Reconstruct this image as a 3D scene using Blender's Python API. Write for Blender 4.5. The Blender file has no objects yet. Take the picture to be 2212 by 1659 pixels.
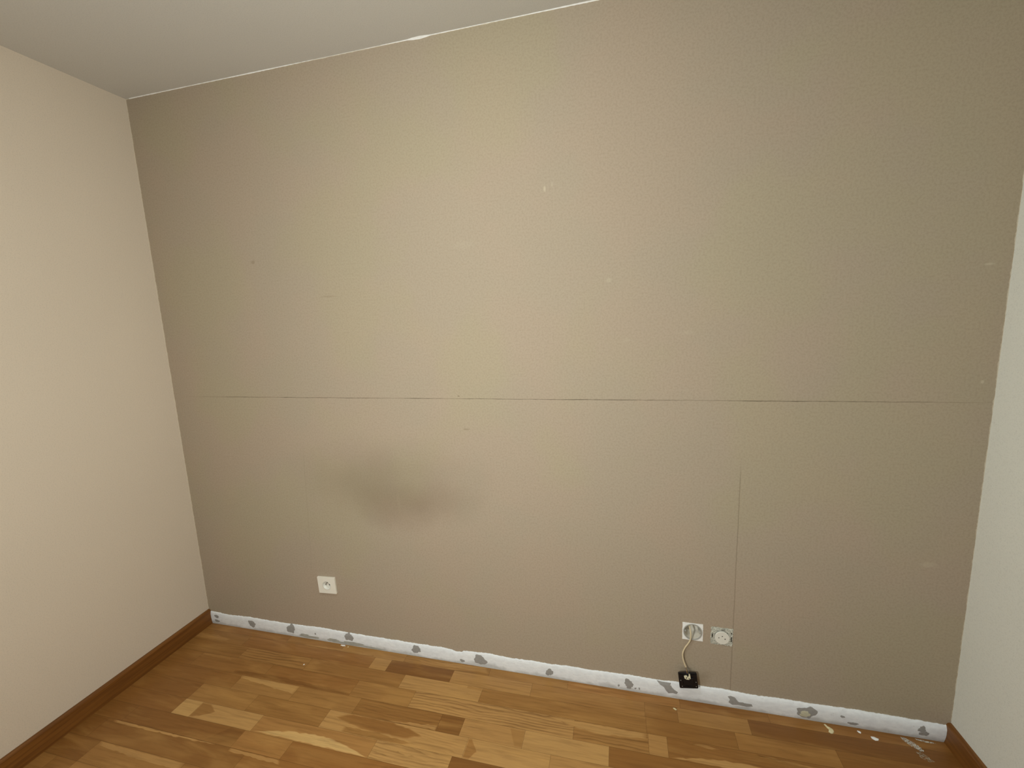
import bpy, bmesh, math, random
from mathutils import Vector, Matrix
random.seed(7)
S = bpy.context.scene
COL = S.collection
W, H, D = 3.163, 2.5, 4.6          # room: x 0..W, back wall y=0, front wall y=-D

# ---------------------------------------------------------------- camera
yaw, pitch, roll = 0.24681, -0.15466, -0.04048
fwd = Matrix.Rotation(yaw, 3, 'Z') @ Vector((0, math.cos(pitch), math.sin(pitch)))
rt = Matrix.Rotation(yaw, 3, 'Z') @ Vector((1, 0, 0))
up = rt.cross(fwd)
r2 = math.cos(roll)*rt + math.sin(roll)*up
u2 = -math.sin(roll)*rt + math.cos(roll)*up
cam = bpy.data.cameras.new('camera'); co = bpy.data.objects.new('camera', cam); COL.objects.link(co)
M = Matrix((r2, u2, -fwd)).transposed().to_4x4(); M.translation = Vector((2.0675, -1.5946, 1.5096))
co.matrix_world = M
cam.sensor_width = 36; cam.lens = 938.66/2212*36; cam.clip_start = 0.01
S.camera = co

# ---------------------------------------------------------------- light and exposure
S.view_settings.view_transform = 'Standard'; S.view_settings.look = 'None'
S.view_settings.gamma = 1; S.view_settings.use_curve_mapping = False
S.view_settings.exposure = 0.07
w = bpy.data.worlds.new('world'); S.world = w; w.use_nodes = True
w.node_tree.nodes['Background'].inputs[0].default_value = (0.8, 0.9, 1, 1)
w.node_tree.nodes['Background'].inputs[1].default_value = 0.3
def area(name, loc, rot, size, power, col, shape='DISK', sy=None):
    l = bpy.data.lights.new(name, 'AREA'); l.shape = shape; l.size = size
    if sy: l.size_y = sy
    l.energy = power; l.color = col
    o = bpy.data.objects.new(name, l); COL.objects.link(o); o.location = loc; o.rotation_euler = rot
    return o
LAMP = (1.60, -1.15, H-0.075)
LAMP_GLOW = 48.0            # the opal dome of the ceiling lamp gives off the light itself
ADDED_FLOOD = (1.52, -1.80, 1.18)
fill_flood = area('added_fill_light', ADDED_FLOOD, (math.radians(89), 0, math.radians(2)), 0.20, 18.6, (0.98, 1.0, 0.91), 'RECTANGLE', 0.15)  # added lamp behind the viewer for the bright centre of the wall
cool_fill = area('added_cool_light', (0.02, -2.70, 1.45), (math.radians(90), 0, math.radians(-90)), 1.1, 11.5, (0.60, 0.82, 1.0), 'RECTANGLE', 1.3)  # added cool fill light, set at the unseen window

# ---------------------------------------------------------------- node helpers
def srgb(r, g, b):
    f = lambda c: (c/255/12.92) if c/255 <= 0.04045 else ((c/255+0.055)/1.055)**2.4
    return (f(r), f(g), f(b), 1)
class N:
    def __init__(s, name):
        s.m = bpy.data.materials.new(name); s.m.use_nodes = True
        s.t = s.m.node_tree; s.b = s.t.nodes['Principled BSDF']
    def node(s, typ, **k):
        n = s.t.nodes.new(typ)
        for a, v in k.items(): setattr(n, a, v)
        return n
    def put(s, sock, v):
        if isinstance(v, bpy.types.NodeSocket): s.t.links.new(v, sock)
        else: sock.default_value = v
    def math(s, op, a, b=0.0, c=0.0, clamp=False):
        n = s.node('ShaderNodeMath', operation=op, use_clamp=clamp)
        s.put(n.inputs[0], a); s.put(n.inputs[1], b); s.put(n.inputs[2], c)
        return n.outputs[0]
    def mix(s, f, a, b, mode='MIX'):
        n = s.node('ShaderNodeMix', data_type='RGBA', blend_type=mode)
        s.put(n.inputs[0], f); s.put(n.inputs[6], a); s.put(n.inputs[7], b)
        return n.outputs[2]
    def noise(s, vec, scale, detail=2, rough=0.5, dist=0.0):
        n = s.node('ShaderNodeTexNoise'); s.put(n.inputs['Vector'], vec)
        n.inputs['Scale'].default_value = scale; n.inputs['Detail'].default_value = detail
        n.inputs['Roughness'].default_value = rough; n.inputs['Distortion'].default_value = dist
        return n.outputs[0]
    def mapv(s, vec, scale=(1, 1, 1), loc=(0, 0, 0)):
        n = s.node('ShaderNodeMapping'); s.put(n.inputs[0], vec)
        n.inputs['Scale'].default_value = scale; n.inputs['Location'].default_value = loc
        return n.outputs[0]
    def obj(s):
        g = s.node('ShaderNodeTexCoord'); return g.outputs['Object']
    def xyz(s, v):
        n = s.node('ShaderNodeSeparateXYZ'); s.put(n.inputs[0], v); return n.outputs
    def ramp(s, f, lo, hi):          # smoothstep lo..hi -> 0..1
        n = s.node('ShaderNodeMapRange', interpolation_type='SMOOTHSTEP')
        s.put(n.inputs[0], f); s.put(n.inputs[1], lo); s.put(n.inputs[2], hi)
        n.inputs[3].default_value = 0; n.inputs[4].default_value = 1
        return n.outputs[0]
    def bump(s, h, strength, dist):
        n = s.node('ShaderNodeBump'); s.put(n.inputs['Height'], h)
        n.inputs['Strength'].default_value = strength; n.inputs['Distance'].default_value = dist
        s.t.links.new(n.outputs[0], s.b.inputs['Normal'])
    def done(s, col, rough=0.6, metal=0.0, spec=0.5):
        s.put(s.b.inputs['Base Color'], col); s.put(s.b.inputs['Roughness'], rough)
        s.put(s.b.inputs['Metallic'], metal); s.b.inputs['Specular IOR Level'].default_value = spec
        return s.m
def plain(name, c, rough=0.5, var=0.08, scale=60, metal=0.0, bump=0.0):
    m = N(name); n = m.noise(m.obj(), scale, 3)
    dark = tuple(v*(1-var) for v in c[:3])+(1,); lite = tuple(min(1, v*(1+var)) for v in c[:3])+(1,)
    if bump: m.bump(n, 1.0, bump)
    return m.done(m.mix(n, dark, lite), rough, metal)

# ---------------------------------------------------------------- materials
def painted(name, c, roller=0.0004):
    m = N(name); o = m.obj()
    fine = m.noise(o, 260, 3, 0.6); big = m.noise(o, 1.7, 2, 0.5)
    a = tuple(v*0.965 for v in c[:3])+(1,); b = tuple(min(1, v*1.03) for v in c[:3])+(1,)
    col = m.mix(big, a, b)
    col = m.mix(m.math('MULTIPLY', m.math('SUBTRACT', fine, 0.5), 0.5, clamp=True), col, (0, 0, 0, 1))
    m.bump(m.math('ADD', fine, m.math('MULTIPLY', m.noise(o, 45, 2), 0.8)), 0.55, roller)
    return m.done(col, 0.75, 0, 0.25)
CREAM = srgb(217, 204, 188)
M_side = painted('cream_wall_paint', CREAM)
M_side2 = painted('cool_lit_wall_paint', srgb(226, 227, 220))  # right wall: cooler, brighter light put into the paint colour
M_ceil = painted('ceiling_paint', srgb(212, 210, 206))

M_wall2 = painted('plain_brown_paint', srgb(172, 158, 140))
def wall_material():
    m = N('brown_wall_paint'); o = m.obj(); x, y, z = m.xyz(o)
    base, warm, green = srgb(172, 158, 140), srgb(177, 158, 140), srgb(172, 162, 134)
    fine = m.noise(o, 280, 3, 0.6)
    b1 = m.ramp(m.noise(o, 2.6, 3, 0.55), 0.42, 0.60); b2 = m.ramp(m.noise(m.mapv(o, loc=(7, 3, 1)), 2.2, 3, 0.5), 0.46, 0.62)
    col = m.mix(m.math('MULTIPLY', b1, 0.45), base, warm)
    col = m.mix(m.math('MULTIPLY', b2, 0.4), col, green)
    col = m.mix(m.math('MULTIPLY', m.ramp(m.noise(o, 150, 3, .65), 0.40, 0.68), 0.20), col, srgb(128, 114, 96))
    def ell(cx, cz, rx, rz, lo=0.4, hi=1.0, nz=0.35, sc=7.0):
        n = m.math('MULTIPLY', m.math('SUBTRACT', m.noise(o, sc, 3, 0.6), 0.5), nz*2)
        dx = m.math('DIVIDE', m.math('SUBTRACT', x, cx), rx); dz = m.math('DIVIDE', m.math('SUBTRACT', z, cz), rz)
        d = m.math('SQRT', m.math('ADD', m.math('MULTIPLY', dx, dx), m.math('MULTIPLY', dz, dz)))
        return m.math('SUBTRACT', 1.0, m.ramp(m.math('ADD', d, n), lo, hi))
    # grime mark
    for cx, cz, rx, rz, k in ((1.08, .82, .52, .24, .20), (1.13, .72, .26, .13, .24), (1.34, .75, .20, .11, .14), (.98, .80, .24, .12, .12), (1.08, .91, .10, .12, .08)):
        col = m.mix(m.math('MULTIPLY', ell(cx, cz, rx, rz, 0.15, 1.1, 0.25, 5), k), col, srgb(110, 92, 68))
    # paler vertical streak of filler through the mark
    col = m.mix(m.math('MULTIPLY', ell(1.143, .735, .010, .08, .1, 1.0, .2), .16), col, srgb(170, 156, 130))
    # pale filler dabs and scuffs
    for cx, cz, rx, rz, k in ((1.812, 1.945, .006, .013, .4), (1.838, 1.957, .003, .010, .25), (3.109, 1.604, .014, .005, .3), (3.128, 1.257, .006, .007, .4),
                              (3.046, .651, .03, .012, .14), (2.03, 1.62, .014, .01, .14), (2.29, 1.43, .03, .01, .07), (1.50, 1.78, .05, .02, .05), (2.09, 1.41, .02, .01, .06)):
        col = m.mix(m.math('MULTIPLY', ell(cx, cz, rx, rz, .3, 1.1, .3, 60), k), col, srgb(214, 205, 184))
    for cx, cz, rx, rz, k in ((1.445, 1.205, .006, .003, .5), (1.470, 1.07, .018, .004, .3), (.9, 1.62, .05, .004, .15), (.55, 1.78, .012, .01, .25), (2.37, .10, .035, .03, .16), (2.385, .125, .03, .02, .1), (2.315, .135, .03, .014, .25)):
        col = m.mix(m.math('MULTIPLY', ell(cx, cz, rx, rz, .3, 1.1, .3, 40), k), col, srgb(92, 74, 44))
    # board joints: horizontal hairline crack and two vertical ones
    wob = m.math('MULTIPLY', m.math('SUBTRACT', m.noise(o, 9, 4, 0.7), 0.5), 0.004)
    def line(coord, at, half):
        return m.math('SUBTRACT', 1.0, m.ramp(m.math('ABSOLUTE', m.math('ADD', m.math('SUBTRACT', coord, at), wob)), half*.5, half*1.7))
    vary = m.ramp(m.noise(m.mapv(o, (1, 1, 0.01)), 4.5, 4, 0.75), 0.38, 0.62)
    hcr = m.math('MULTIPLY', line(z, m.math('ADD', m.math('MULTIPLY', x, -0.0006), 1.1952), 0.0009), m.math('MULTIPLY_ADD', vary, 0.55, 0.35))
    hcr = m.math('MULTIPLY', hcr, m.math('MULTIPLY', m.ramp(x, 0.0, 0.5), m.math('SUBTRACT', 1, m.math('MULTIPLY', m.ramp(x, 2.75, 3.16), .75))))
    v2 = m.math('MULTIPLY', line(x, m.math('ADD', m.math('MULTIPLY', z, 0.004), 2.4715), 0.0013), m.math('SUBTRACT', 1, m.ramp(z, .90, 1.0)))
    v2 = m.math('MULTIPLY', v2, 0.30)
    v1 = m.math('MULTIPLY', line(x, m.math('ADD', m.math('MULTIPLY', z, 0.05), 0.641), 0.0011), m.math('SUBTRACT', 1, m.ramp(z, .90, 1.0)))
    v1 = m.math('MULTIPLY', m.math('MULTIPLY', v1, m.ramp(z, .25, .5)), 0.09)
    lines = m.math('MAXIMUM', hcr, m.math('MAXIMUM', v1, v2))
    col = m.mix(lines, col, srgb(64, 50, 32))
    # brown coat stops short of the cream corner paint with a ragged cut-in edge
    rag = m.math('MULTIPLY', m.math('SUBTRACT', m.noise(o, 22, 5, 0.75), 0.5), 0.014)
    edge = m.math('MAXIMUM', m.math('SUBTRACT', 1, m.ramp(m.math('ADD', x, rag), .0022, .0034)),
                  m.math('MAXIMUM', m.ramp(m.math('ADD', x, rag), W-.0024, W-.0010), m.ramp(m.math('ADD', z, m.math('MULTIPLY', rag, .6)), H-.0032, H-.0022)))
    col = m.mix(edge, col, srgb(205, 196, 178))
    m.bump(m.math('SUBTRACT', m.math('ADD', m.math('MULTIPLY', fine, .35), m.math('MULTIPLY', m.noise(o, 40, 2), .5)), m.math('MULTIPLY', lines, 1.5)), 0.5, 0.0006)
    return m.done(col, 0.72, 0, 0.25)
M_wall = wall_material()

def wood_material():
    m = N('oak_parquet')
    at = m.node('ShaderNodeAttribute', attribute_name='tone'); fg = m.node('ShaderNodeAttribute', attribute_name='figure')
    uv = m.node('ShaderNodeUVMap', uv_map='UVMap').outputs[0]
    g1 = m.noise(m.mapv(uv, (5, 85, 1)), 1.0, 5, 0.62, 0.4)
    g2 = m.noise(m.mapv(uv, (14, 420, 1)), 1.0, 3, 0.6)
    g3 = m.noise(m.mapv(uv, (3.0, 16, 1), (4, 9, 0)), 1.0, 3, 0.55, 0.8)
    wv = m.node('ShaderNodeTexWave', wave_type='BANDS', bands_direction='Y', wave_profile='SAW')
    m.put(wv.inputs['Vector'], m.mapv(uv, (3.2, 11, 1))); wv.inputs['Scale'].default_value = 2.2
    wv.inputs['Distortion'].default_value = 14.0; wv.inputs['Detail'].default_value = 3.5; wv.inputs['Detail Scale'].default_value = 0.5; wv.inputs['Detail Roughness'].default_value = 0.55
    col = at.outputs['Color']
    col = m.mix(m.math('MULTIPLY', m.ramp(g1, .42, .72), .30), col, srgb(98, 62, 26))
    col = m.mix(m.math('MULTIPLY', m.ramp(g3, .45, .75), .30), col, srgb(204, 158, 92))
    col = m.mix(m.math('MULTIPLY', m.ramp(g2, .5, .8), .18), col, srgb(92, 58, 26))
    f = m.math('MULTIPLY', fg.outputs['Fac'], m.math('MULTIPLY', m.ramp(wv.outputs[1], .35, .95), m.math('MULTIPLY_ADD', m.ramp(g1, .35, .65), .6, .4)))
    col = m.mix(m.math('MULTIPLY', f, .55), col, srgb(104, 66, 28))
    m.bump(m.math('ADD', g2, f), 0.25, 0.0003)
    rg = m.math('MULTIPLY_ADD', g1, 0.15, 0.34)
    return m.done(col, rg, 0, 0.35)
M_wood = wood_material()

def skirting_material():
    m = N('stained_skirting_wood'); o = m.obj()
    g = m.noise(m.mapv(o, (60, 3, 90)), 1.0, 4, 0.6, 0.4)
    col = m.mix(m.ramp(g, .3, .75), srgb(130, 84, 36), srgb(102, 62, 24))
    m.bump(g, 0.2, 0.0003)
    return m.done(col, 0.45, 0, 0.35)
M_skirt = skirting_material()

def plaster_material():
    m = N('bare_white_plaster'); o = m.obj(); x, y, z = m.xyz(o)
    n = m.noise(m.mapv(o, (1, 1, 2.2)), 38, 5, 0.7)
    col = m.mix(m.ramp(n, .35, .7), srgb(234, 238, 244), srgb(245, 249, 254))  # slight blue of the light mix put into the plaster colour
    greying = m.math('MULTIPLY', m.ramp(m.math('ADD', z, m.math('MULTIPLY', m.math('SUBTRACT', m.noise(o, 7, 4, .65), .5), .07)), .024, .003), .6)
    greying2 = m.math('SUBTRACT', 1, m.ramp(m.math('ADD', z, m.math('MULTIPLY', m.math('SUBTRACT', m.noise(o, 7, 4, .65), .5), .07)), .002, .022))  # greyer towards the foot, with an uneven edge
    col = m.mix(m.math('MULTIPLY', greying2, .45), col, srgb(140, 140, 136))
    sp = m.ramp(m.noise(m.mapv(o, (1, 1, 3)), 70, 3, .6), .66, .72)
    col = m.mix(m.math('MULTIPLY', sp, .3), col, srgb(150, 146, 140))
    m.bump(n, 0.8, 0.0012)
    return m.done(col, 0.85, 0, 0.2)
M_plaster = plaster_material()
M_glue = plain('grey_glue_residue', srgb(156, 154, 152), 0.9, 0.15, 120, 0, 0.001)
M_glue_cream = plain('cream_glue_residue', srgb(205, 202, 178), 0.9, 0.10, 120, 0, 0.001)
M_filler = plain('white_filler', srgb(246, 247, 246), 0.8, 0.10, 150, 0, 0.0008)
M_cream_filler = plain('cream_filler', srgb(222, 212, 172), 0.8, 0.14, 150, 0, 0.0008)
M_white = plain('white_plastic', srgb(238, 234, 224), 0.35, 0.02)
M_insert = plain('pale_socket_plastic', srgb(228, 226, 218), 0.4, 0.03)
M_hole = plain('dark_contact_hole', srgb(50, 46, 40), 0.8, 0.1)
M_metal = plain('brushed_steel', srgb(176, 176, 170), 0.45, 0.15, 90, 0.8)
M_rim = plain('grey_box_plastic', srgb(168, 166, 160), 0.6, 0.10)
M_cup = plain('pale_box_plastic', srgb(226, 220, 208), 0.5, 0.10, 80)
M_black = plain('black_plastic', srgb(9, 8, 14), 0.42, 0.3, 200)
M_term = plain('cream_terminal_plastic', srgb(228, 220, 190), 0.5, 0.1)
M_cable = plain('cream_cable_sheath', srgb(216, 200, 168), 0.55, 0.06, 90)
M_cond = {k: plain(k+'_conductor', c, 0.5) for k, c in dict(violet=srgb(86, 62, 110), brown=srgb(74, 42, 30), grey=srgb(120, 118, 120), yellow=srgb(176, 150, 60)).items()}
M_crusty = N('plaster_crusted_steel')
_o = M_crusty.obj(); _n = M_crusty.ramp(M_crusty.noise(_o, 240, 5, .75), .38, .60)
M_crusty.bump(_n, .6, .001)
M_crusty = M_crusty.done(M_crusty.mix(_n, srgb(150, 150, 138), srgb(230, 230, 220)), .7, 0.0)
_e = N('lamp_diffuser'); _e.b.inputs['Emission Color'].default_value = (0.98, 1.0, .91, 1); _e.b.inputs['Emission Strength'].default_value = LAMP_GLOW
M_diff = _e.done((0.9, 0.88, 0.82, 1), .5)
M_glass = N('window_glass'); M_glass.b.inputs['Transmission Weight'].default_value = 1; M_glass = M_glass.done((1, 1, 1, 1), 0.0)

# ---------------------------------------------------------------- mesh helpers
def link(name, bm, mat, parent=None, smooth=False, bevel=0):
    bmesh.ops.recalc_face_normals(bm, faces=bm.faces) if len(bm.faces) else None
    me = bpy.data.meshes.new(name); bm.to_mesh(me); bm.free()
    if smooth:
        for p in me.polygons: p.use_smooth = True
    for mm in (mat if isinstance(mat, (list, tuple)) else [mat]): me.materials.append(mm)
    o = bpy.data.objects.new(name, me); COL.objects.link(o)
    if parent: o.parent = parent
    if bevel:
        b = o.modifiers.new('bevel', 'BEVEL'); b.width = bevel; b.segments = 3; b.limit_method = 'ANGLE'
    return o
def box(bm, x0, x1, y0, y1, z0, z1):
    v = [bm.verts.new((x, y, z)) for x in (x0, x1) for y in (y0, y1) for z in (z0, z1)]
    for f in ((0, 1, 3, 2), (4, 6, 7, 5), (0, 4, 5, 1), (2, 3, 7, 6), (0, 2, 6, 4), (1, 5, 7, 3)):
        bm.faces.new([v[i] for i in f])
def prism(bm, pts, y0, y1):           # outline in x,z pushed along y
    a = [bm.verts.new((p[0], y0, p[1])) for p in pts]; b = [bm.verts.new((p[0], y1, p[1])) for p in pts]
    bm.faces.new(a); bm.faces.new(b[::-1])
    for i in range(len(pts)): j = (i+1) % len(pts); bm.faces.new((a[i], b[i], b[j], a[j]))
def lathe(bm, prof, n=48, cx=0, cz=0):   # prof: (radius, y); axis along y
    rings = []
    for r, y in prof:
        rings.append([bm.verts.new((cx+r*math.cos(2*math.pi*i/n), y, cz+r*math.sin(2*math.pi*i/n))) for i in range(n)] if r > 0 else [bm.verts.new((cx, y, cz))])
    for a, b in zip(rings, rings[1:]):
        for i in range(n):
            j = (i+1) % n
            if len(a) == 1: bm.faces.new((a[0], b[i], b[j]))
            elif len(b) == 1: bm.faces.new((a[i], b[0], a[j]))
            else: bm.faces.new((a[i], b[i], b[j], a[j]))
def square_with_hole(bm, hw, hh, r, y0, y1, n=64, rnd=0.0, jit=0.0):
    def sq(t):
        c, s_ = math.cos(t), math.sin(t); k = min(hw/abs(c) if abs(c) > 1e-9 else 9, hh/abs(s_) if abs(s_) > 1e-9 else 9)
        j = 1+random.uniform(-jit, jit)
        return c*k*j, s_*k*j
    ts = sorted([2*math.pi*i/n for i in range(n)]+[math.atan2(a*hh, b*hw) % (2*math.pi) for a in (1, -1) for b in (1, -1)])
    O = [sq(t) for t in ts]; I = [(r*math.cos(t), r*math.sin(t)) for t in ts]; k = len(ts)
    V = {(q, y): [bm.verts.new((p[0], y, p[1])) for p in L] for q, L in (('o', O), ('i', I)) for y in (y0, y1)}
    for i in range(k):
        j = (i+1) % k
        bm.faces.new((V['o', y0][i], V['o', y0][j], V['i', y0][j], V['i', y0][i]))
        bm.faces.new((V['o', y1][i], V['i', y1][i], V['i', y1][j], V['o', y1][j]))
        bm.faces.new((V['o', y0][i], V['o', y1][i], V['o', y1][j], V['o', y0][j]))
        bm.faces.new((V['i', y0][i], V['i', y0][j], V['i', y1][j], V['i', y1][i]))
def tube(bm, pts, rad, n=12, sub=10):
    P = []
    for i in range(len(pts)-1):
        p0 = Vector(pts[max(i-1, 0)]); p1 = Vector(pts[i]); p2 = Vector(pts[i+1]); p3 = Vector(pts[min(i+2, len(pts)-1)])
        for k in range(sub):
            t = k/sub
            P.append(0.5*((2*p1)+(p2-p0)*t+(2*p0-5*p1+4*p2-p3)*t*t+(3*p1-p0-3*p2+p3)*t**3))
    P.append(Vector(pts[-1])); prev = None; first = None
    ref = Vector((0.3, 1, 0.1))
    for i, p in enumerate(P):
        d = (P[min(i+1, len(P)-1)]-P[max(i-1, 0)]).normalized(); a = d.cross(ref).normalized(); b = d.cross(a)
        ring = [bm.verts.new(p+rad*(math.cos(2*math.pi*k/n)*a+math.sin(2*math.pi*k/n)*b)) for k in range(n)]
        if prev:
            for k in range(n): bm.faces.new((prev[k], prev[(k+1) % n], ring[(k+1) % n], ring[k]))
        else: first = ring
        prev = ring
    bm.faces.new(first); bm.faces.new(prev[::-1])
def empty(name, loc=(0, 0, 0), rot=(0, 0, 0)):
    o = bpy.data.objects.new(name, None); COL.objects.link(o); o.location = loc; o.rotation_euler = rot; o.empty_display_size = .05
    return o
def tag(o, label, cat, group=None):
    o['label'] = label; o['category'] = cat
    if group: o['group'] = group
    return o
def struct(o): o['kind'] = 'structure'; return o

# ---------------------------------------------------------------- room shell
BOXL, BOXR = (2.333, 0.300), (2.4345, 0.2965)
hw = 0.031
xs = [0, BOXL[0]-hw, BOXL[0]+hw, BOXR[0]-hw, BOXR[0]+hw, W]; zs = [0, 0.2672, 0.3292, H]
bm = bmesh.new(); cache = {}
def vv(x, y, z):
    k = (round(x, 5), y, round(z, 5))
    if k not in cache: cache[k] = bm.verts.new(k)
    return cache[k]
TH = 0.12
solid = {(i, j): not (j == 1 and i in (1, 3)) for i in range(5) for j in range(3)}
for (i, j), s_ in solid.items():
    if not s_:
        x0, x1, z0, z1 = xs[i], xs[i+1], zs[j], zs[j+1]
        for q in (((x0, z0), (x1, z0)), ((x1, z0), (x1, z1)), ((x1, z1), (x0, z1)), ((x0, z1), (x0, z0))):
            (a, b), (c, d) = q; bm.faces.new((vv(a, 0, b), vv(c, 0, d), vv(c, TH, d), vv(a, TH, b)))
        continue
    for y in (0, TH): bm.faces.new([vv(xs[i], y, zs[j]), vv(xs[i+1], y, zs[j]), vv(xs[i+1], y, zs[j+1]), vv(xs[i], y, zs[j+1])])
for j in range(3):
    for x in (0, W): bm.faces.new([vv(x, 0, zs[j]), vv(x, TH, zs[j]), vv(x, TH, zs[j+1]), vv(x, 0, zs[j+1])])
for i in range(5):
    for z in (0, H): bm.faces.new([vv(xs[i], 0, z), vv(xs[i+1], 0, z), vv(xs[i+1], TH, z), vv(xs[i], TH, z)])
struct(link('wall_back', bm, M_wall))

def slab(name, mat, *b):
    m_ = bmesh.new(); box(m_, *b); return struct(link(name, m_, mat))
bm = bmesh.new()     # added, unseen window opening in the left wall, for the cool light
WY0, WY1, wz0, wz1 = -3.25, -2.15, 0.8, 2.1
box(bm, -.12, 0, -D, WY0, 0, H); box(bm, -.12, 0, WY1, TH, 0, H); box(bm, -.12, 0, WY0, WY1, 0, wz0); box(bm, -.12, 0, WY0, WY1, wz1, H)
struct(link('wall_left', bm, M_side))
slab('wall_right', M_side2, W, W+0.12, -D, TH, 0, H)
slab('ceiling', M_ceil, -0.12, W+0.12, -D-.12, TH, H, H+0.12)
bm = bmesh.new(); box(bm, -.12, W+.12, -D-.12, -D, 0, H)
struct(link('wall_front', bm, M_wall2))  # unseen wall, made brown and set far back to reduce fill light
win = struct(empty('added_window_1', (-.06, (WY0+WY1)/2, wz0), (0, 0, math.radians(90))))
bm = bmesh.new(); a = (WY1-WY0)/2; h = wz1-wz0
for b in ((-a, a, 0, .05), (-a, a, h-.05, h), (-a, -a+.05, .05, h-.05), (a-.05, a, .05, h-.05), (-.035, .035, .05, h-.05)):
    box(bm, b[0], b[1], -.025, .025, b[2], b[3])
link('added_window_frame', bm, M_white, win)
bm = bmesh.new(); box(bm, -a+.05, a-.05, -.003, .003, .05, h-.05); link('added_window_pane', bm, M_glass, win)

# ---------------------------------------------------------------- floor: oak staves laid row by row
TONE = {0: (104, 68, 30), 1: (128, 86, 40), 2: (147, 103, 52), 3: (164, 120, 66), 4: (182, 139, 84), 5: (204, 164, 104), 6: (220, 186, 128)}
def tone(t, red=0.0):
    i = int(max(0, min(5, math.floor(t)))); f = t-i
    c = [TONE[i][k]*(1-f)+TONE[i+1][k]*f for k in range(3)]
    return srgb(c[0]*(1+.02*red), c[1]*(1-.015*red), c[2]*(1-.03*red))
ROW = [0, -.043, -.106, -.173, -.250, -.321, -.397, -.465, -.533, -.613, -.690, -.760]
# per row: list of (x_end, tone, red, figure)
LAY = [
 [(.50, 2.2, .6, 0), (.80, 2.8, .3, .2), (1.123, 3.2, 0, 0), (1.52, 2.8, 0, .9), (1.856, 2.9, 0, .1), (2.29, 2.7, .9, .3), (2.60, 1.5, .8, .2), (W, 2.0, .6, .1)],
 [(.30, 2.6, 0, 0), (.985, 2.2, .7, .2), (1.068, 3.7, 0, 0), (1.367, 1.1, .3, .4), (1.713, 3.7, 0, .3), (2.157, 2.9, .1, .2), (2.276, 2.2, .1, 0), (2.523, 3.2, 0, .1), (W, 1.1, .4, .1)],
 [(.348, 2.3, 0, .1), (.70, 3.0, 0, 1), (1.167, 2.5, .1, .2), (1.517, 4.2, 0, .3), (2.159, 2.7, 0, .3), (2.464, 2.2, .1, 0), (2.78, 2.6, .3, .1), (W, 1.8, .3, .1)],
 [(.159, 1.9, .3, 0), (.55, 2.3, .3, 0), (.985, 2.2, .6, .1), (1.25, 3.0, 0, .2), (1.90, 4.1, 0, 1), (2.163, 3.2, .1, .9), (2.227, 3.8, .1, .3), (2.75, 2.1, .3, .5), (W, 2.2, .2, .2)],
 [(.461, 1.9, .4, .1), (.752, 3.2, 0, 0), (1.046, 3.0, 0, .2), (1.40, 2.3, 0, .8), (1.491, 1.5, 0, .4), (1.727, 3.9, 0, .15), (2.028, 4.4, 0, .1), (2.6, 1.9, .3, .1), (W, 2.4, 0, .2)],
 [(.325, 1.7, .4, 0), (.612, 3.0, 0, 0), (.953, 2.5, 0, .3), (1.531, 4.2, 0, .4), (1.832, 4.3, 0, .15), (2.15, 3.9, 0, .1), (2.7, 2.4, 0, .2), (W, 3, 0, .1)],
 [(.323, 1.8, .5, 0), (.411, 4.7, 0, 0), (.707, 4.3, 0, .15), (1.204, 3.3, .5, .1), (1.496, 4.3, 0, .7), (1.85, 1.2, .4, .1), (2.4, 3.2, 0, .3), (W, 2.2, 0, .1)],
 [(.16, 1.5, .3, 0), (.687, 1.6, .4, .2), (.900, 2.9, .6, .2), (1.45, 2.0, .8, .2), (1.9, 3.5, 0, .5), (W, 2.5, .2, .2)],
 [(.10, 1.3, .2, 0), (.763, 1.6, .2, 0), (1.20, 2.0, .6, .2), (1.7, 3.4, 0, .2), (2.3, 2.3, .1, .4), (W, 3, .1, .1)],
 [(.178, 1.3, .2, 0), (.578, 2.7, .1, .1), (1.00, 1.8, .4, .2), (1.6, 2.8, 0, .3), (2.4, 3.6, 0, .2), (W, 2, 0, .2)],
 [(.083, 2.6, 0, 0), (.178, 2.0, 0, 0), (.66, 3.0, .3, .1), (1.3, 2.4, 0, .2), (2.0, 3.4, 0, .3), (W, 2.6, 0, .1)],
]
y = -.760
while y > -D:
    ny = max(-D, y-.0705); ROW.append(ny); x = 0; row = []
    while x < W:
        x = min(W, x+random.choice((.09, .25, .35, .45, .55))); x = W if W-x < .06 else x
        row.append((x, random.uniform(1.2, 4.3), random.uniform(0, .5), random.choice((0, .1, .2, .4, .8))))
    LAY.append(row); y = ny
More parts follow.
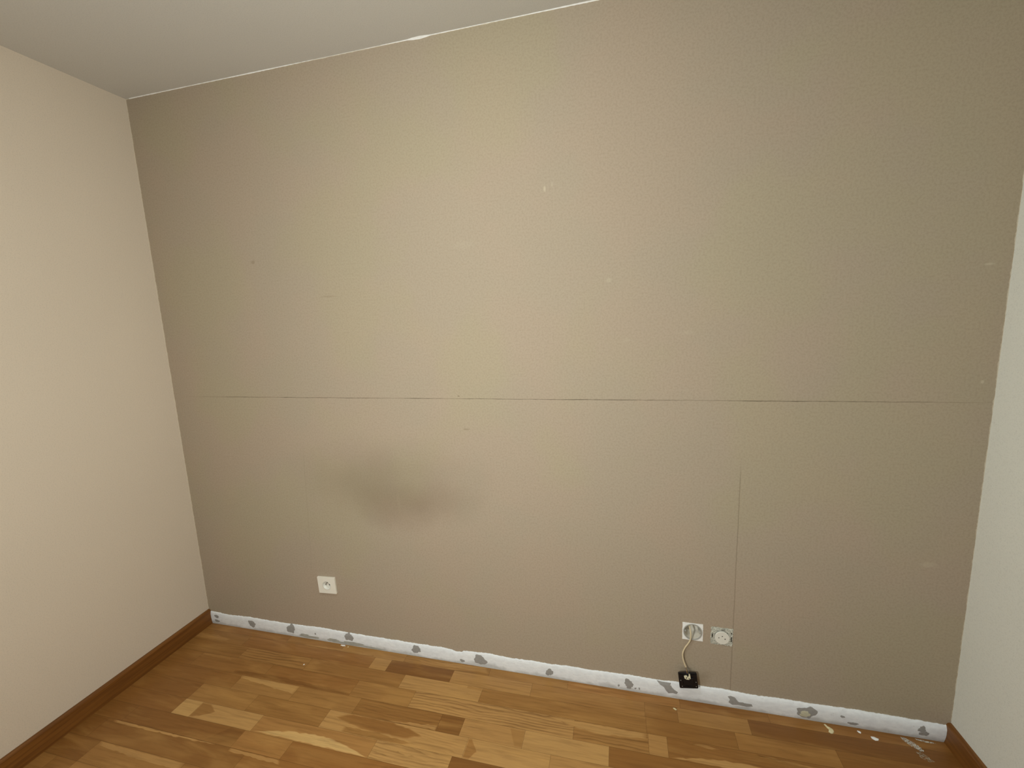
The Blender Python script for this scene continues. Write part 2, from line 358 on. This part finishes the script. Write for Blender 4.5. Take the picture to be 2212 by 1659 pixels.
# natural paler or darker bands inside single staves: outline polygons (x, y), tone, red, figure
BANDS = [
 ([(.012, -.070), (.10, -.066), (.21, -.078), (.20, -.094), (.10, -.098), (.012, -.096)], 3.5, 0, 0),
 ([(.16, -.176), (.33, -.182), (.33, -.190), (.16, -.188)], 3.0, .2, 0),
 ([(.60, -.036), (.97, -.030), (.97, -.041), (.60, -.0425)], 3.6, 0, 0),
 ([(.40, -.232), (.60, -.224), (.98, -.236), (.98, -.248), (.40, -.247)], 1.1, .3, 0),
 ([(.455, -.252), (.75, -.252), (.750, -.292), (.70, -.286), (.46, -.264)], 4.4, 0, 0),
 ([(.126, -.534), (.62, -.534), (.62, -.537), (.40, -.543), (.135, -.545)], 4.2, .1, 0),
 ([(.62, -.467), (.686, -.467), (.686, -.531), (.56, -.531)], 1.0, .3, .2),
 ([(.412, -.399), (.455, -.399), (.50, -.425), (.45, -.455), (.412, -.463)], 2.8, 0, .5),
 ([(.715, -.462), (.86, -.432), (1.0, -.424), (1.10, -.438), (1.203, -.4645)], 5.4, 0, 0),
 ([(.690, -.5345), (.762, -.5345), (.90, -.5345), (.914, -.550), (.80, -.548), (.69, -.546)], 3.9, .2, 0),
 ([(.180, -.6145), (.576, -.6145), (.577, -.640), (.40, -.640), (.185, -.628)], 3.9, 0, 0),
 ([(1.96, -.174), (2.155, -.176), (2.155, -.196), (2.0, -.212), (1.91, -.205), (1.80, -.176)], 4.3, 0, 0),
 ([(2.295, -.180), (2.36, -.177), (2.405, -.183), (2.36, -.190)], 3.6, .1, 0),
 ([(2.235, -.248), (2.33, -.228), (2.46, -.218), (2.60, -.224), (2.70, -.248)], 4.3, 0, 0),
 ([(1.05, -.322), (1.22, -.322), (1.30, -.332), (1.36, -.352), (1.30, -.372), (1.12, -.372), (.99, -.345)], 2.1, .3, .1),
 ([(1.05, -.374), (1.20, -.371), (1.33, -.384), (1.30, -.396), (1.05, -.396)], 2.7, 0, .6),
 ([(1.20, -.320), (1.30, -.308), (1.399, -.300), (1.399, -.320)], 4.0, 0, .5),
 ([(1.533, -.322), (1.545, -.322), (1.575, -.365), (1.555, -.396), (1.533, -.396)], 2.9, .3, .1),
 ([(1.67, -.253), (1.726, -.253), (1.726, -.319), (1.70, -.319)], 3.3, 0, .1),
 ([(1.50, -.002), (1.36, -.006), (1.25, -.018), (1.36, -.030), (1.515, -.030)], 3.7, 0, .4),
 ([(1.45, -.107), (1.516, -.107), (1.516, -.120), (1.45, -.118)], 3.2, 0, .4),
 ([(1.78, -.015), (1.95, -.009), (2.03, -.018), (1.95, -.022)], 3.5, .8, 0),
 ([(2.49, -.177), (2.62, -.181), (2.78, -.196), (2.62, -.190)], 3.2, .1, 0),
]
bm = bmesh.new()
tl = bm.verts.layers.float_color.new('tone_v'); uvl = bm.loops.layers.uv.new('UVMap')
tone_faces = []
def quad(pts, z, c, fig, off):
    vs = [bm.verts.new((p[0], p[1], z)) for p in pts]; f = bm.faces.new(vs); f.normal_update()
    if f.normal.z < 0: f.normal_flip()
    for l in f.loops: l[uvl].uv = (l.vert.co.x+off[0], l.vert.co.y+off[1])
    tone_faces.append((c, fig))
g = 0.0003
offs = {}
for r, row in enumerate(LAY):
    x0 = 0; y1, y0 = ROW[r], ROW[r+1]
    for k, (x1, t, red, fig) in enumerate(row):
        off = (random.uniform(0, 50), random.uniform(0, 50)); offs[r, k] = (x0, x1, off)
        quad([(x0+g, y0+g), (x1-g, y0+g), (x1-g, y1-g), (x0+g, y1-g)], 0, tone(t, red), fig, off)
        x0 = x1
for pts, t, red, fig in BANDS:
    cx = sum(p[0] for p in pts)/len(pts); cy = sum(p[1] for p in pts)/len(pts)
    r = max(i for i in range(len(ROW)-1) if cy <= ROW[i]); off = (3, 3)
    for k in range(len(LAY[r])):
        a, b, o_ = offs[r, k]
        if a <= cx < b: off = o_
    base = LAY[r][[k for k in range(len(LAY[r])) if offs[r, k][0] <= cx < offs[r, k][1]][0]]
    ylo, yhi = min(p[1] for p in pts), max(p[1] for p in pts); xlo, xhi = min(p[0] for p in pts), max(p[0] for p in pts)
    for n_, (sc, q) in enumerate(((1.0, .35), (.965, .7), (.93, 1.0))):
        out_ = []
        for i_ in range(len(pts)):
            (ax, ay), (bx, by) = pts[i_], pts[(i_+1) % len(pts)]; L = math.hypot(bx-ax, by-ay); m_ = max(2, int(L/.012))
            for w_ in range(m_):
                u = w_/m_; px, py = ax+(bx-ax)*u, ay+(by-ay)*u
                wob = .0016*math.sin(px*61+py*90+i_)+.0012*math.sin(px*143+2*i_)+.0009*math.sin(px*311+py*170)
                py = min(yhi, max(ylo, py+wob*min(1, 6*min(u, 1-u)+.2)))
                out_.append((cx+(px-cx)*sc, min(yhi, max(ylo, cy+(py-cy)*(sc if n_ == 0 else 1-(1-sc)*2.2)))))
        quad(out_, 0.00012+.00006*n_, tone(base[1]*(1-q)+t*q, base[2]*(1-q)+red*q), max(fig*q, base[3]*.4), off)
nf = len(tone_faces)
gv = [bm.verts.new((x, y, -0.0006)) for x, y in ((0, -D), (W, -D), (W, 0), (0, 0))]; bm.faces.new(gv); tone_faces.append((srgb(60, 36, 16), 0))
box(bm, -.12, W+.12, -D-.12, TH, -.12, -.0008)
while len(tone_faces) < len(bm.faces): tone_faces.append((srgb(60, 36, 16), 0))
me = bpy.data.meshes.new('floor'); bm.verts.layers.float_color.remove(tl); bm.to_mesh(me); bm.free()
ca = me.attributes.new('tone', 'FLOAT_COLOR', 'FACE'); fa = me.attributes.new('figure', 'FLOAT', 'FACE')
for i, (c, f) in enumerate(tone_faces): me.attributes['tone'].data[i].color = c; me.attributes['figure'].data[i].value = f
me.materials.append(M_wood); fo = bpy.data.objects.new('floor', me); COL.objects.link(fo); struct(fo)

# ---------------------------------------------------------------- skirting boards
def skirting(name, x, sgn):
    bm = bmesh.new(); t, hh = 0.014, 0.0785
    prof = [(0, 0), (t, 0), (t, hh-.008), (t-.002, hh-.003), (t-.006, hh), (0, hh)]
    a = [bm.verts.new((x+sgn*p[0], -0.0005, p[1])) for p in prof]; b = [bm.verts.new((x+sgn*p[0], -D, p[1])) for p in prof]
    bm.faces.new(a); bm.faces.new(b[::-1])
    for i in range(len(prof)): j = (i+1) % len(prof); bm.faces.new((a[i], b[i], b[j], a[j]))
    return struct(link(name, bm, M_skirt))
skirting('baseboard_left', 0, 1); skirting('baseboard_right', W, -1)

# ---------------------------------------------------------------- bare plaster strip where the skirting was removed
TOP = [(.0145, .069), (.10, .064), (.26, .067), (.48, .066), (.69, .071), (.86, .067), (1.08, .066), (1.30, .065), (1.345, .064), (1.362, .056), (1.385, .057), (1.40, .066), (1.52, .071), (1.60, .066),
       (1.88, .069), (2.14, .072), (2.20, .070), (2.24, .071), (2.29, .074), (2.44, .074), (2.57, .070), (2.78, .072), (2.95, .073), (3.08, .069), (W-.0145, .069)]
def top_at(x):
    for (a, za), (b, zb) in zip(TOP, TOP[1:]):
        if a <= x <= b: return za+(zb-za)*(x-a)/(b-a)
    return TOP[-1][1]
def strip_y(x, q):      # q 0 floor .. 1 top edge; the plaster rolls back at its foot, more towards the right
    depth = 0.0035+0.004*max(0, min(1, (x-1.9)/1.0))
    return -(0.0012+depth*math.sin(min(1, q/.62)*math.pi/2)*(1 if q < .8 else 1-(q-.8)/.2*.75))
bm = bmesh.new(); nx, nz = 900, 12; cols = []
jr = random.Random(3); jit = 0
for i in range(nx+1):
    x = .0145+(W-.029)*i/nx; jit = jit*.72+jr.uniform(-.0011, .0011); tz = top_at(x)+jit+.0006*math.sin(x*31)
    cols.append([bm.verts.new((x, strip_y(x, k/nz)-(.0004*jr.random() if k < nz else 0), tz*k/nz+(0.0003 if k == 0 else 0))) for k in range(nz+1)]+[bm.verts.new((x, -0.0001, tz))])
for a, b in zip(cols, cols[1:]):
    for k in range(len(a)-1): bm.faces.new((a[k], b[k], b[k+1], a[k+1]))
strip = struct(link('trim_1', bm, M_plaster, smooth=True))
strip['label'] = 'bare white plaster band along the foot of the brown wall'

def patch(pts_or_c, rx=0, rz=0, seed=0, name='glue_patch', mat=M_glue, lift=.0006, label=None):
    rr = random.Random(seed); bm = bmesh.new(); n = 30
    if isinstance(pts_or_c, tuple):
        cx, cz = pts_or_c; ph = [rr.uniform(0, 6.3) for _ in range(5)]; pts = []
        for i in range(n):
            t = 2*math.pi*i/n; k = 1+.13*math.sin(2*t+ph[0])+.10*math.sin(3*t+ph[1])+.07*math.sin(5*t+ph[2])+.06*math.sin(8*t+ph[3])+rr.uniform(-.05, .05)
            pts.append((cx+rx*k*math.cos(t), cz+rz*k*math.sin(t)))
    else: pts = pts_or_c
    cx = sum(p[0] for p in pts)/len(pts); cz = sum(p[1] for p in pts)/len(pts)
    def P(x, z, q): z = max(.0008, z); return (x, strip_y(x, min(1, z/top_at(x)))-.0004-q, z)
    O = [bm.verts.new(P(x, z, 0)) for x, z in pts]
    I = [bm.verts.new(P(cx+(x-cx)*.93, cz+(z-cz)*.93, lift)) for x, z in pts]
    J = [bm.verts.new(P(cx+(x-cx)*.5, cz+(z-cz)*.5, lift+.0003*rr.random())) for x, z in pts]
    c = bm.verts.new(P(cx, cz, lift)); m_ = len(pts)
    for i in range(m_):
        j = (i+1) % m_; bm.faces.new((O[i], O[j], I[j], I[i])); bm.faces.new((I[i], I[j], J[j], J[i])); bm.faces.new((J[i], J[j], c))
    o = link(name, bm, mat, strip)
    if label: o['label'] = label
    return o
for i, (x, z, rx, rz) in enumerate([(.052, .046, .013, .009), (.050, .020, .014, .008), (.27, .036, .022, .017), (.502, .042, .023, .024), (.640, .036, .004, .005), (.825, .047, .021, .021), (1.17, .038, .023, .018),
                                    (1.474, .036, .026, .025), (1.39, .018, .012, .007), (1.778, .030, .015, .017), (2.099, .038, .016, .019), (2.10, .020, .008, .010), (2.125, .019, .004, .004), (2.140, .021, .003, .005), (2.06, .020, .004, .005), (2.727, .036, .030, .026), (3.078, .044, .011, .012), (3.086, .027, .014, .010), (2.84, .044, .008, .004), (2.875, .020, .015, .007)]):
    patch((x, z), rx, rz, 40+i)
patch([(2.205, .0700), (2.225, .0680), (2.245, .0685), (2.258, .0695), (2.262, .052), (2.272, .042), (2.285, .034), (2.280, .024), (2.266, .026), (2.250, .022), (2.240, .034), (2.232, .048), (2.218, .056)], label='torn grey patch reaching the paint edge')
patch([(2.462, .052), (2.472, .056), (2.487, .052), (2.492, .040), (2.503, .034), (2.515, .036), (2.530, .029), (2.545, .034), (2.550, .024), (2.530, .018), (2.500, .020), (2.480, .016), (2.466, .026), (2.470, .040)])
patch((2.722, .029), .019, .013, 77, 'glue_core', M_glue_cream, .0012, 'cream lump of glue inside the grey ring')
for i, (x, z, rx, rz) in enumerate([(.60, .013, .05, .008), (.575, .020, .022, .006), (.74, .014, .035, .010), (.84, .012, .075, .010), (.95, .007, .06, .005)]):
    patch((x, z), rx, rz, 90+i, 'grey_stain', plain('grey_stained_plaster', srgb(172, 172, 166), .9, .2, 60) if i == 0 else bpy.data.materials['grey_stained_plaster'], .0002)  # thin grey patches low on the band

# irregular white filler bead between ceiling and brown wall
bm = bmesh.new(); jr = random.Random(11); prev = None
for i in range(401):
    x = .02+(W-.04)*i/400; s_ = .0012+.0011*(math.sin(x*4.1)+math.sin(x*9.7+1))/2+jr.uniform(-.0004, .0004)
    if 1.33 < x < 1.42: s_ += .003*math.sin((x-1.33)/.09*math.pi)
    s_ = max(.0004, s_)
    ring = [bm.verts.new(p) for p in ((x, -.0001, H-s_*1.3), (x, -s_*.7, H-s_*.6), (x, -s_*1.5, H-.0001))]
    if prev:
        for k in range(2): bm.faces.new((prev[k], ring[k], ring[k+1], prev[k+1]))
    prev = ring
struct(link('trim_2', bm, M_filler, smooth=True))

# ---------------------------------------------------------------- left socket
t = tag(empty('wall_socket', (.7385, 0, .305), (0, math.radians(-2.5), 0)), 'white square wall socket with round recess, alone on the left of the brown wall', 'wall socket')
PW, PH = .0465, .0405
bm = bmesh.new(); square_with_hole(bm, PW, PH, .0205, -.0095, -.0002, 64); link('cover_plate', bm, M_white, t, bevel=.0012)
bm = bmesh.new(); lathe(bm, [(.0206, -.0098), (.0218, -.0100), (.0212, -.0085), (.0200, -.0085), (.0192, -.0012), (0, -.0010)]); link('socket_well', bm, M_insert, t, smooth=True)
bm = bmesh.new(); lathe(bm, [(.0024, -.0010), (.0024, -.0120), (.0018, -.0138), (0, -.0142)], 20, 0, .0105); link('earth_pin', bm, M_metal, t, smooth=True)
for sx in (-1, 1):
    bm = bmesh.new(); lathe(bm, [(.0027, -.0010), (.0027, -.0016), (0, -.00165)], 20, sx*.0095, -.001); link('contact_hole', bm, M_hole, t)
bm = bmesh.new(); lathe(bm, [(.0036, -.0010), (.0036, -.0021), (.0028, -.0026), (0, -.0027)], 20, 0, -.0105); link('screw', bm, M_insert, t, smooth=True)

# ---------------------------------------------------------------- open mounting box with cable
t = tag(empty('mounting_box', (BOXL[0], 0, BOXL[1])), 'open round electrical box set in a white square, with a cable coming out of it', 'electrical box')
bm = bmesh.new(); square_with_hole(bm, .0365, .0355, .0300, -.0014, -.0002, 72, jit=.012); link('plaster_surround', bm, M_filler, t)
bm = bmesh.new(); lathe(bm, [(.0336, -.0015), (.0336, -.0034), (.0326, -.0040), (.0306, -.0040), (.0298, -.0030), (.0298, -.0010)], 64); link('rim', bm, M_rim, t, smooth=True)
bm = bmesh.new(); lathe(bm, [(.0302, -.0012), (.0302, .012), (.0300, .040), (.027, .0445), (0, .0447)], 64)
link('box_shell', bm, M_cup, t, smooth=True)
for sx in (-1, 1):
    bm = bmesh.new(); lathe(bm, [(.0042, .0400), (.0042, -.0010), (.0032, -.0018), (0, -.0018)], 18, sx*.0262, 0); link('screw_post', bm, M_rim, t, smooth=True)

cb = tag(empty('cable', (2.322, 0, .30)), 'short cream cable hanging out of the open round box down to the black plate', 'cable')
def out(p):       # a point seen on the wall plane, moved out to its real distance
    k = -p[1]/1.5946; return (p[0]+(2.0675-p[0])*k, p[1], p[2]+(1.5096-p[2])*k)
def rel(pts, o): return [(p[0]-o[0], p[1]-o[1], p[2]-o[2]) for p in pts]
O = (2.322, 0, .30)
path = [(2.3225, .026, .3280), (2.3220, .004, .3190)]+[out(p) for p in ((2.3265, -.0085, .294), (2.3262, -.0115, .2660), (2.3180, -.0120, .2460), (2.3080, -.0125, .2280), (2.3005, -.0130, .2060), (2.3005, -.0140, .1850), (2.3060, -.0160, .1620), (2.3125, -.0175, .1450))]
bm = bmesh.new(); tube(bm, rel(path, O), .0027, 14); link('cable_sheath', bm, M_cable, cb, smooth=True)
for i, (k, dx) in enumerate((('violet', -.001), ('brown', .0008), ('grey', .0018), ('yellow', 0))):
    e_ = [out(q) for q in ((2.3122+dx*.4, -.0172-.0006*(i % 2), .1455), (2.3135+dx*2.2, -.0230, .1370), (2.3160+dx*3.2, -.0275-.001*i, .1280), (2.3175+dx*2.0, -.0310, .1150+.001*i))]
    bm = bmesh.new(); tube(bm, rel(e_, O), .0007, 8, 6); link('conductor', bm, M_cond[k], cb, smooth=True)

# black plate hanging in front of the wall, its back side with terminals facing out
pt = tag(empty('outlet_plate', (2.3175, -.0250, .1110), (math.radians(-7), math.radians(-6), math.radians(3))), 'small black square plate hanging on the cable in front of the white plaster band', 'outlet plate')
bm = bmesh.new()
a, b, r = .0335, .0300, .004; pts = []
for cx, cz, t0 in ((a-r, b-r, 0), (-a+r, b-r, 90), (-a+r, -b+r, 180), (a-r, -b+r, 270)):
    for q in range(5): th = math.radians(t0+q*22.5); pts.append((cx+r*math.cos(th), cz+r*math.sin(th)))
prism(bm, pts, -.003, .004); link('plate', bm, M_black, pt, bevel=.0008)
bm = bmesh.new(); square_with_hole(bm, .0290, .0255, .0215, -.0048, -.003, 48); link('rear_frame', bm, M_black, pt)
bm = bmesh.new(); prism(bm, [(-.017, -.014), (.019, -.014), (.019, .012), (-.017, .012)], -.0075, -.003); link('jack_body', bm, M_black, pt, bevel=.001)
tb = bmesh.new(); prism(tb, [(-.014, .020), (-.004, .023), (-.001, .016), (.003, .018), (.004, .027), (.0085, .027), (.009, .014), (.003, .009), (-.006, .010), (-.013, .014)], -.0115, -.003)
to = link('terminal_block', tb, M_term, pt, bevel=.0006); to['label'] = 'cream terminal block'
for sx, sz in ((-.006, .0165), (.003, .0135)):
    bm = bmesh.new(); lathe(bm, [(.0022, -.0114), (.0022, -.0122), (0, -.0124)], 14, sx, sz); link('screw', bm, M_hole, pt)
for sx, sz in ((-.027, .002), (.0275, -.004), (.0265, -.021), (-.024, -.021)):
    bm = bmesh.new(); lathe(bm, [(.0016, -.0046), (.0016, -.0056), (.0008, -.006), (0, -.006)], 14, sx, sz); link('screw', bm, M_metal, pt, smooth=True)

# ---------------------------------------------------------------- right socket without its cover
t = tag(empty('bare_socket', (BOXR[0], 0, BOXR[1]), (0, math.radians(1), 0)), 'uncovered socket with round white face and plaster-crusted metal frame, right of the open box', 'wall socket')
bm = bmesh.new(); square_with_hole(bm, .0375, .0350, .0262, -.0022, -.0002, 90, jit=.045); link('mounting_frame', bm, M_crusty, t)
bm = bmesh.new(); lathe(bm, [(.0262, -.001), (.0262, .030), (0, .0302)]); link('socket_body', bm, M_metal, t)
bm = bmesh.new(); square_with_hole(bm, .0300, .0300, .0258, -.0042, -.0022, 48, jit=.03); link('support_ring', bm, M_crusty, t)
bm = bmesh.new(); lathe(bm, [(.0258, .010), (.0258, -.0055), (.0248, -.0068), (0, -.0070)], 56, .001, -.0035); link('socket_face', bm, M_insert, t, smooth=False)
for sx, sz, rr_ in ((-.0105, -.0035, .0018), (.0110, -.0060, .0022), (.0010, .0040, .0020)):
    bm = bmesh.new(); lathe(bm, [(rr_, -.0066), (rr_, -.00705), (0, -.0071)], 18, sx, sz); link('contact_hole', bm, M_hole, t)
for x0, x1, z0, z1 in ((-.0345, -.0305, -.008, .007), (-.003, .009, .0270, .0300), (.0318, .0350, -.018, .003), (-.034, -.031, -.022, -.019), (.031, .035, .014, .020)):
    bm = bmesh.new(); prism(bm, [(x0, z0), (x1, z0+.001), (x1, z1), (x0, z1-.001)], -.0046 if abs(x0) < .01 else -.0026, -.001); link('frame_slot', bm, M_hole, t)

# ---------------------------------------------------------------- plaster bits left on the floor
M_dust = N('plaster_dust_smear'); _d = M_dust.noise(M_dust.mapv(M_dust.obj(), (1, 1, 1)), 190, 4, .7)
M_dust.put(M_dust.b.inputs['Alpha'], M_dust.math('MULTIPLY', M_dust.ramp(_d, .40, .62), .75)); M_dust = M_dust.done(srgb(226, 224, 214), .9, 0, .1)
M_dust2 = N('faint_plaster_dust'); _d = M_dust2.noise(M_dust2.obj(), 160, 4, .7)
M_dust2.put(M_dust2.b.inputs['Alpha'], M_dust2.math('MULTIPLY', M_dust2.ramp(_d, .44, .66), .5)); M_dust2 = M_dust2.done(srgb(214, 206, 184), .9, 0, .1)
def crumb(name, pts, hgt, seed, mat, label, cat='plaster crumb'):
    rr = random.Random(seed); cx = sum(p[0] for p in pts)/len(pts); cy = sum(p[1] for p in pts)/len(pts)
    bm = bmesh.new(); Bt = []; Md = []; Tp = []
    for x, y_ in pts:
        Bt.append(bm.verts.new((x-cx, y_-cy, 0.0001))); Md.append(bm.verts.new(((x-cx)*.92, (y_-cy)*.92, hgt*rr.uniform(.5, .8)))); Tp.append(bm.verts.new(((x-cx)*.5, (y_-cy)*.5, hgt*rr.uniform(.8, 1.1))))
    c = bm.verts.new((0, 0, hgt)); n = len(pts); bm.faces.new(Bt[::-1])
    for i in range(n):
        j = (i+1) % n; bm.faces.new((Bt[i], Bt[j], Md[j], Md[i])); bm.faces.new((Md[i], Md[j], Tp[j], Tp[i])); bm.faces.new((Tp[i], Tp[j], c))
    o = link(name, bm, mat); o.location = (cx, cy, 0.0002); return tag(o, label, cat, 'plaster debris along the wall')
crumb('plaster_crumb', [(2.783, -.009), (2.787, -.008), (2.792, -.016), (2.799, -.020), (2.806, -.026), (2.806, -.034), (2.800, -.042), (2.793, -.044), (2.787, -.038), (2.792, -.036), (2.792, -.029), (2.788, -.022)], .004, 1, M_cream_filler, 'curved cream drip of plaster on the floor below the ringed glue patch')
crumb('plaster_crumb', [(2.885, -.014), (2.893, -.014), (2.896, -.018), (2.893, -.023), (2.887, -.020)], .003, 2, M_filler, 'tiny pale crumb on the floor, just left of the bright white flake')
crumb('plaster_flake', [(2.920, -.028), (2.930, -.028), (2.942, -.034), (2.938, -.040), (2.928, -.042), (2.920, -.036)], .003, 3, M_filler, 'bright white plaster flake on the dark oak near the right corner', 'plaster flake')
crumb('plaster_smear', [(3.018, -.008), (3.030, -.010), (3.050, -.022), (3.062, -.040), (3.066, -.054), (3.050, -.054), (3.034, -.040), (3.020, -.022)], .0006, 4, M_dust, 'streaked white plaster smear running from the band near the right corner', 'plaster smear')
crumb('plaster_smear', [(3.036, -.058), (3.056, -.058), (3.066, -.074), (3.074, -.086), (3.058, -.090), (3.040, -.080)], .0004, 5, M_dust2, 'thin faint plaster trace on the floor, front end of the streaked smear', 'plaster smear')
crumb('plaster_ridge', [(3.062, -.006), (3.085, -.008), (3.115, -.010), (3.120, -.014), (3.090, -.015), (3.065, -.011)], .001, 6, M_dust, 'narrow white plaster ridge at the foot of the band in the right corner', 'plaster ridge')
crumb('plaster_flake', [(.780, -.006), (.800, -.006), (.806, -.010), (.792, -.013), (.778, -.010)], .003, 7, M_filler, 'small white flake at the foot of the band, right of the left socket', 'plaster flake')
crumb('plaster_crumb', [(.818, -.010), (.823, -.010), (.824, -.014), (.819, -.015)], .002, 8, M_cream_filler, 'tiny cream crumb just right of the small white flake by the band', 'plaster crumb')
crumb('plaster_crumb', [(.683, -.143), (.688, -.143), (.689, -.148), (.684, -.149)], .002, 9, M_filler, 'white speck on the oak stave with swirling grain', 'plaster crumb')
crumb('plaster_crumb', [(2.262, -.047), (2.268, -.046), (2.276, -.052), (2.272, -.056), (2.265, -.052)], .0015, 10, M_cream_filler, 'pale speck on the floor in front of the black plate', 'plaster crumb')

# ---------------------------------------------------------------- ceiling lamp (behind the viewer)
lt = tag(empty('ceiling_light', (LAMP[0], LAMP[1], H)), 'round flush ceiling light in the middle of the room', 'ceiling light')
def lathe_z(prof, n=48):
    b_ = bmesh.new(); lathe(b_, prof, n)
    for v in b_.verts: v.co = Vector((v.co.x, v.co.z, v.co.y))
    return b_
link('lamp_base', lathe_z([(0, 0), (.19, 0), (.19, -.03), (.175, -.035), (0, -.035)]), M_white, lt, smooth=False)
link('lamp_shade', lathe_z([(.150, -.034), (.149, -.060), (.138, -.090), (.115, -.115), (.080, -.134), (.040, -.144), (0, -.147)]), M_diff, lt, smooth=True)

# ---------------------------------------------------------------- added tripod floodlight, unseen, shapes the light on the back wall
fx, fy, fz = ADDED_FLOOD
ft = tag(empty('added_floodlight', (fx, fy, 0)), 'added fill floodlight on a tripod stand, unseen behind the viewer', 'floodlight')
bm = bmesh.new(); box(bm, -.13, .13, -.075, -.012, fz-.10, fz+.10); link('lamp_housing', bm, M_black, ft, bevel=.006)
bm = bmesh.new(); tube(bm, [(0, -.05, .60), (0, -.05, 1.0), (0, -.05, fz-.10)], .012); link('pole', bm, M_metal, ft, smooth=True)
for k in range(3):
    a_ = math.radians(90+120*k)
    bm = bmesh.new(); tube(bm, [(0, -.05, .62), (.20*math.cos(a_), -.05+.20*math.sin(a_), .31), (.40*math.cos(a_), -.05+.40*math.sin(a_), .010)], .009); link('leg', bm, M_black, ft, smooth=True)
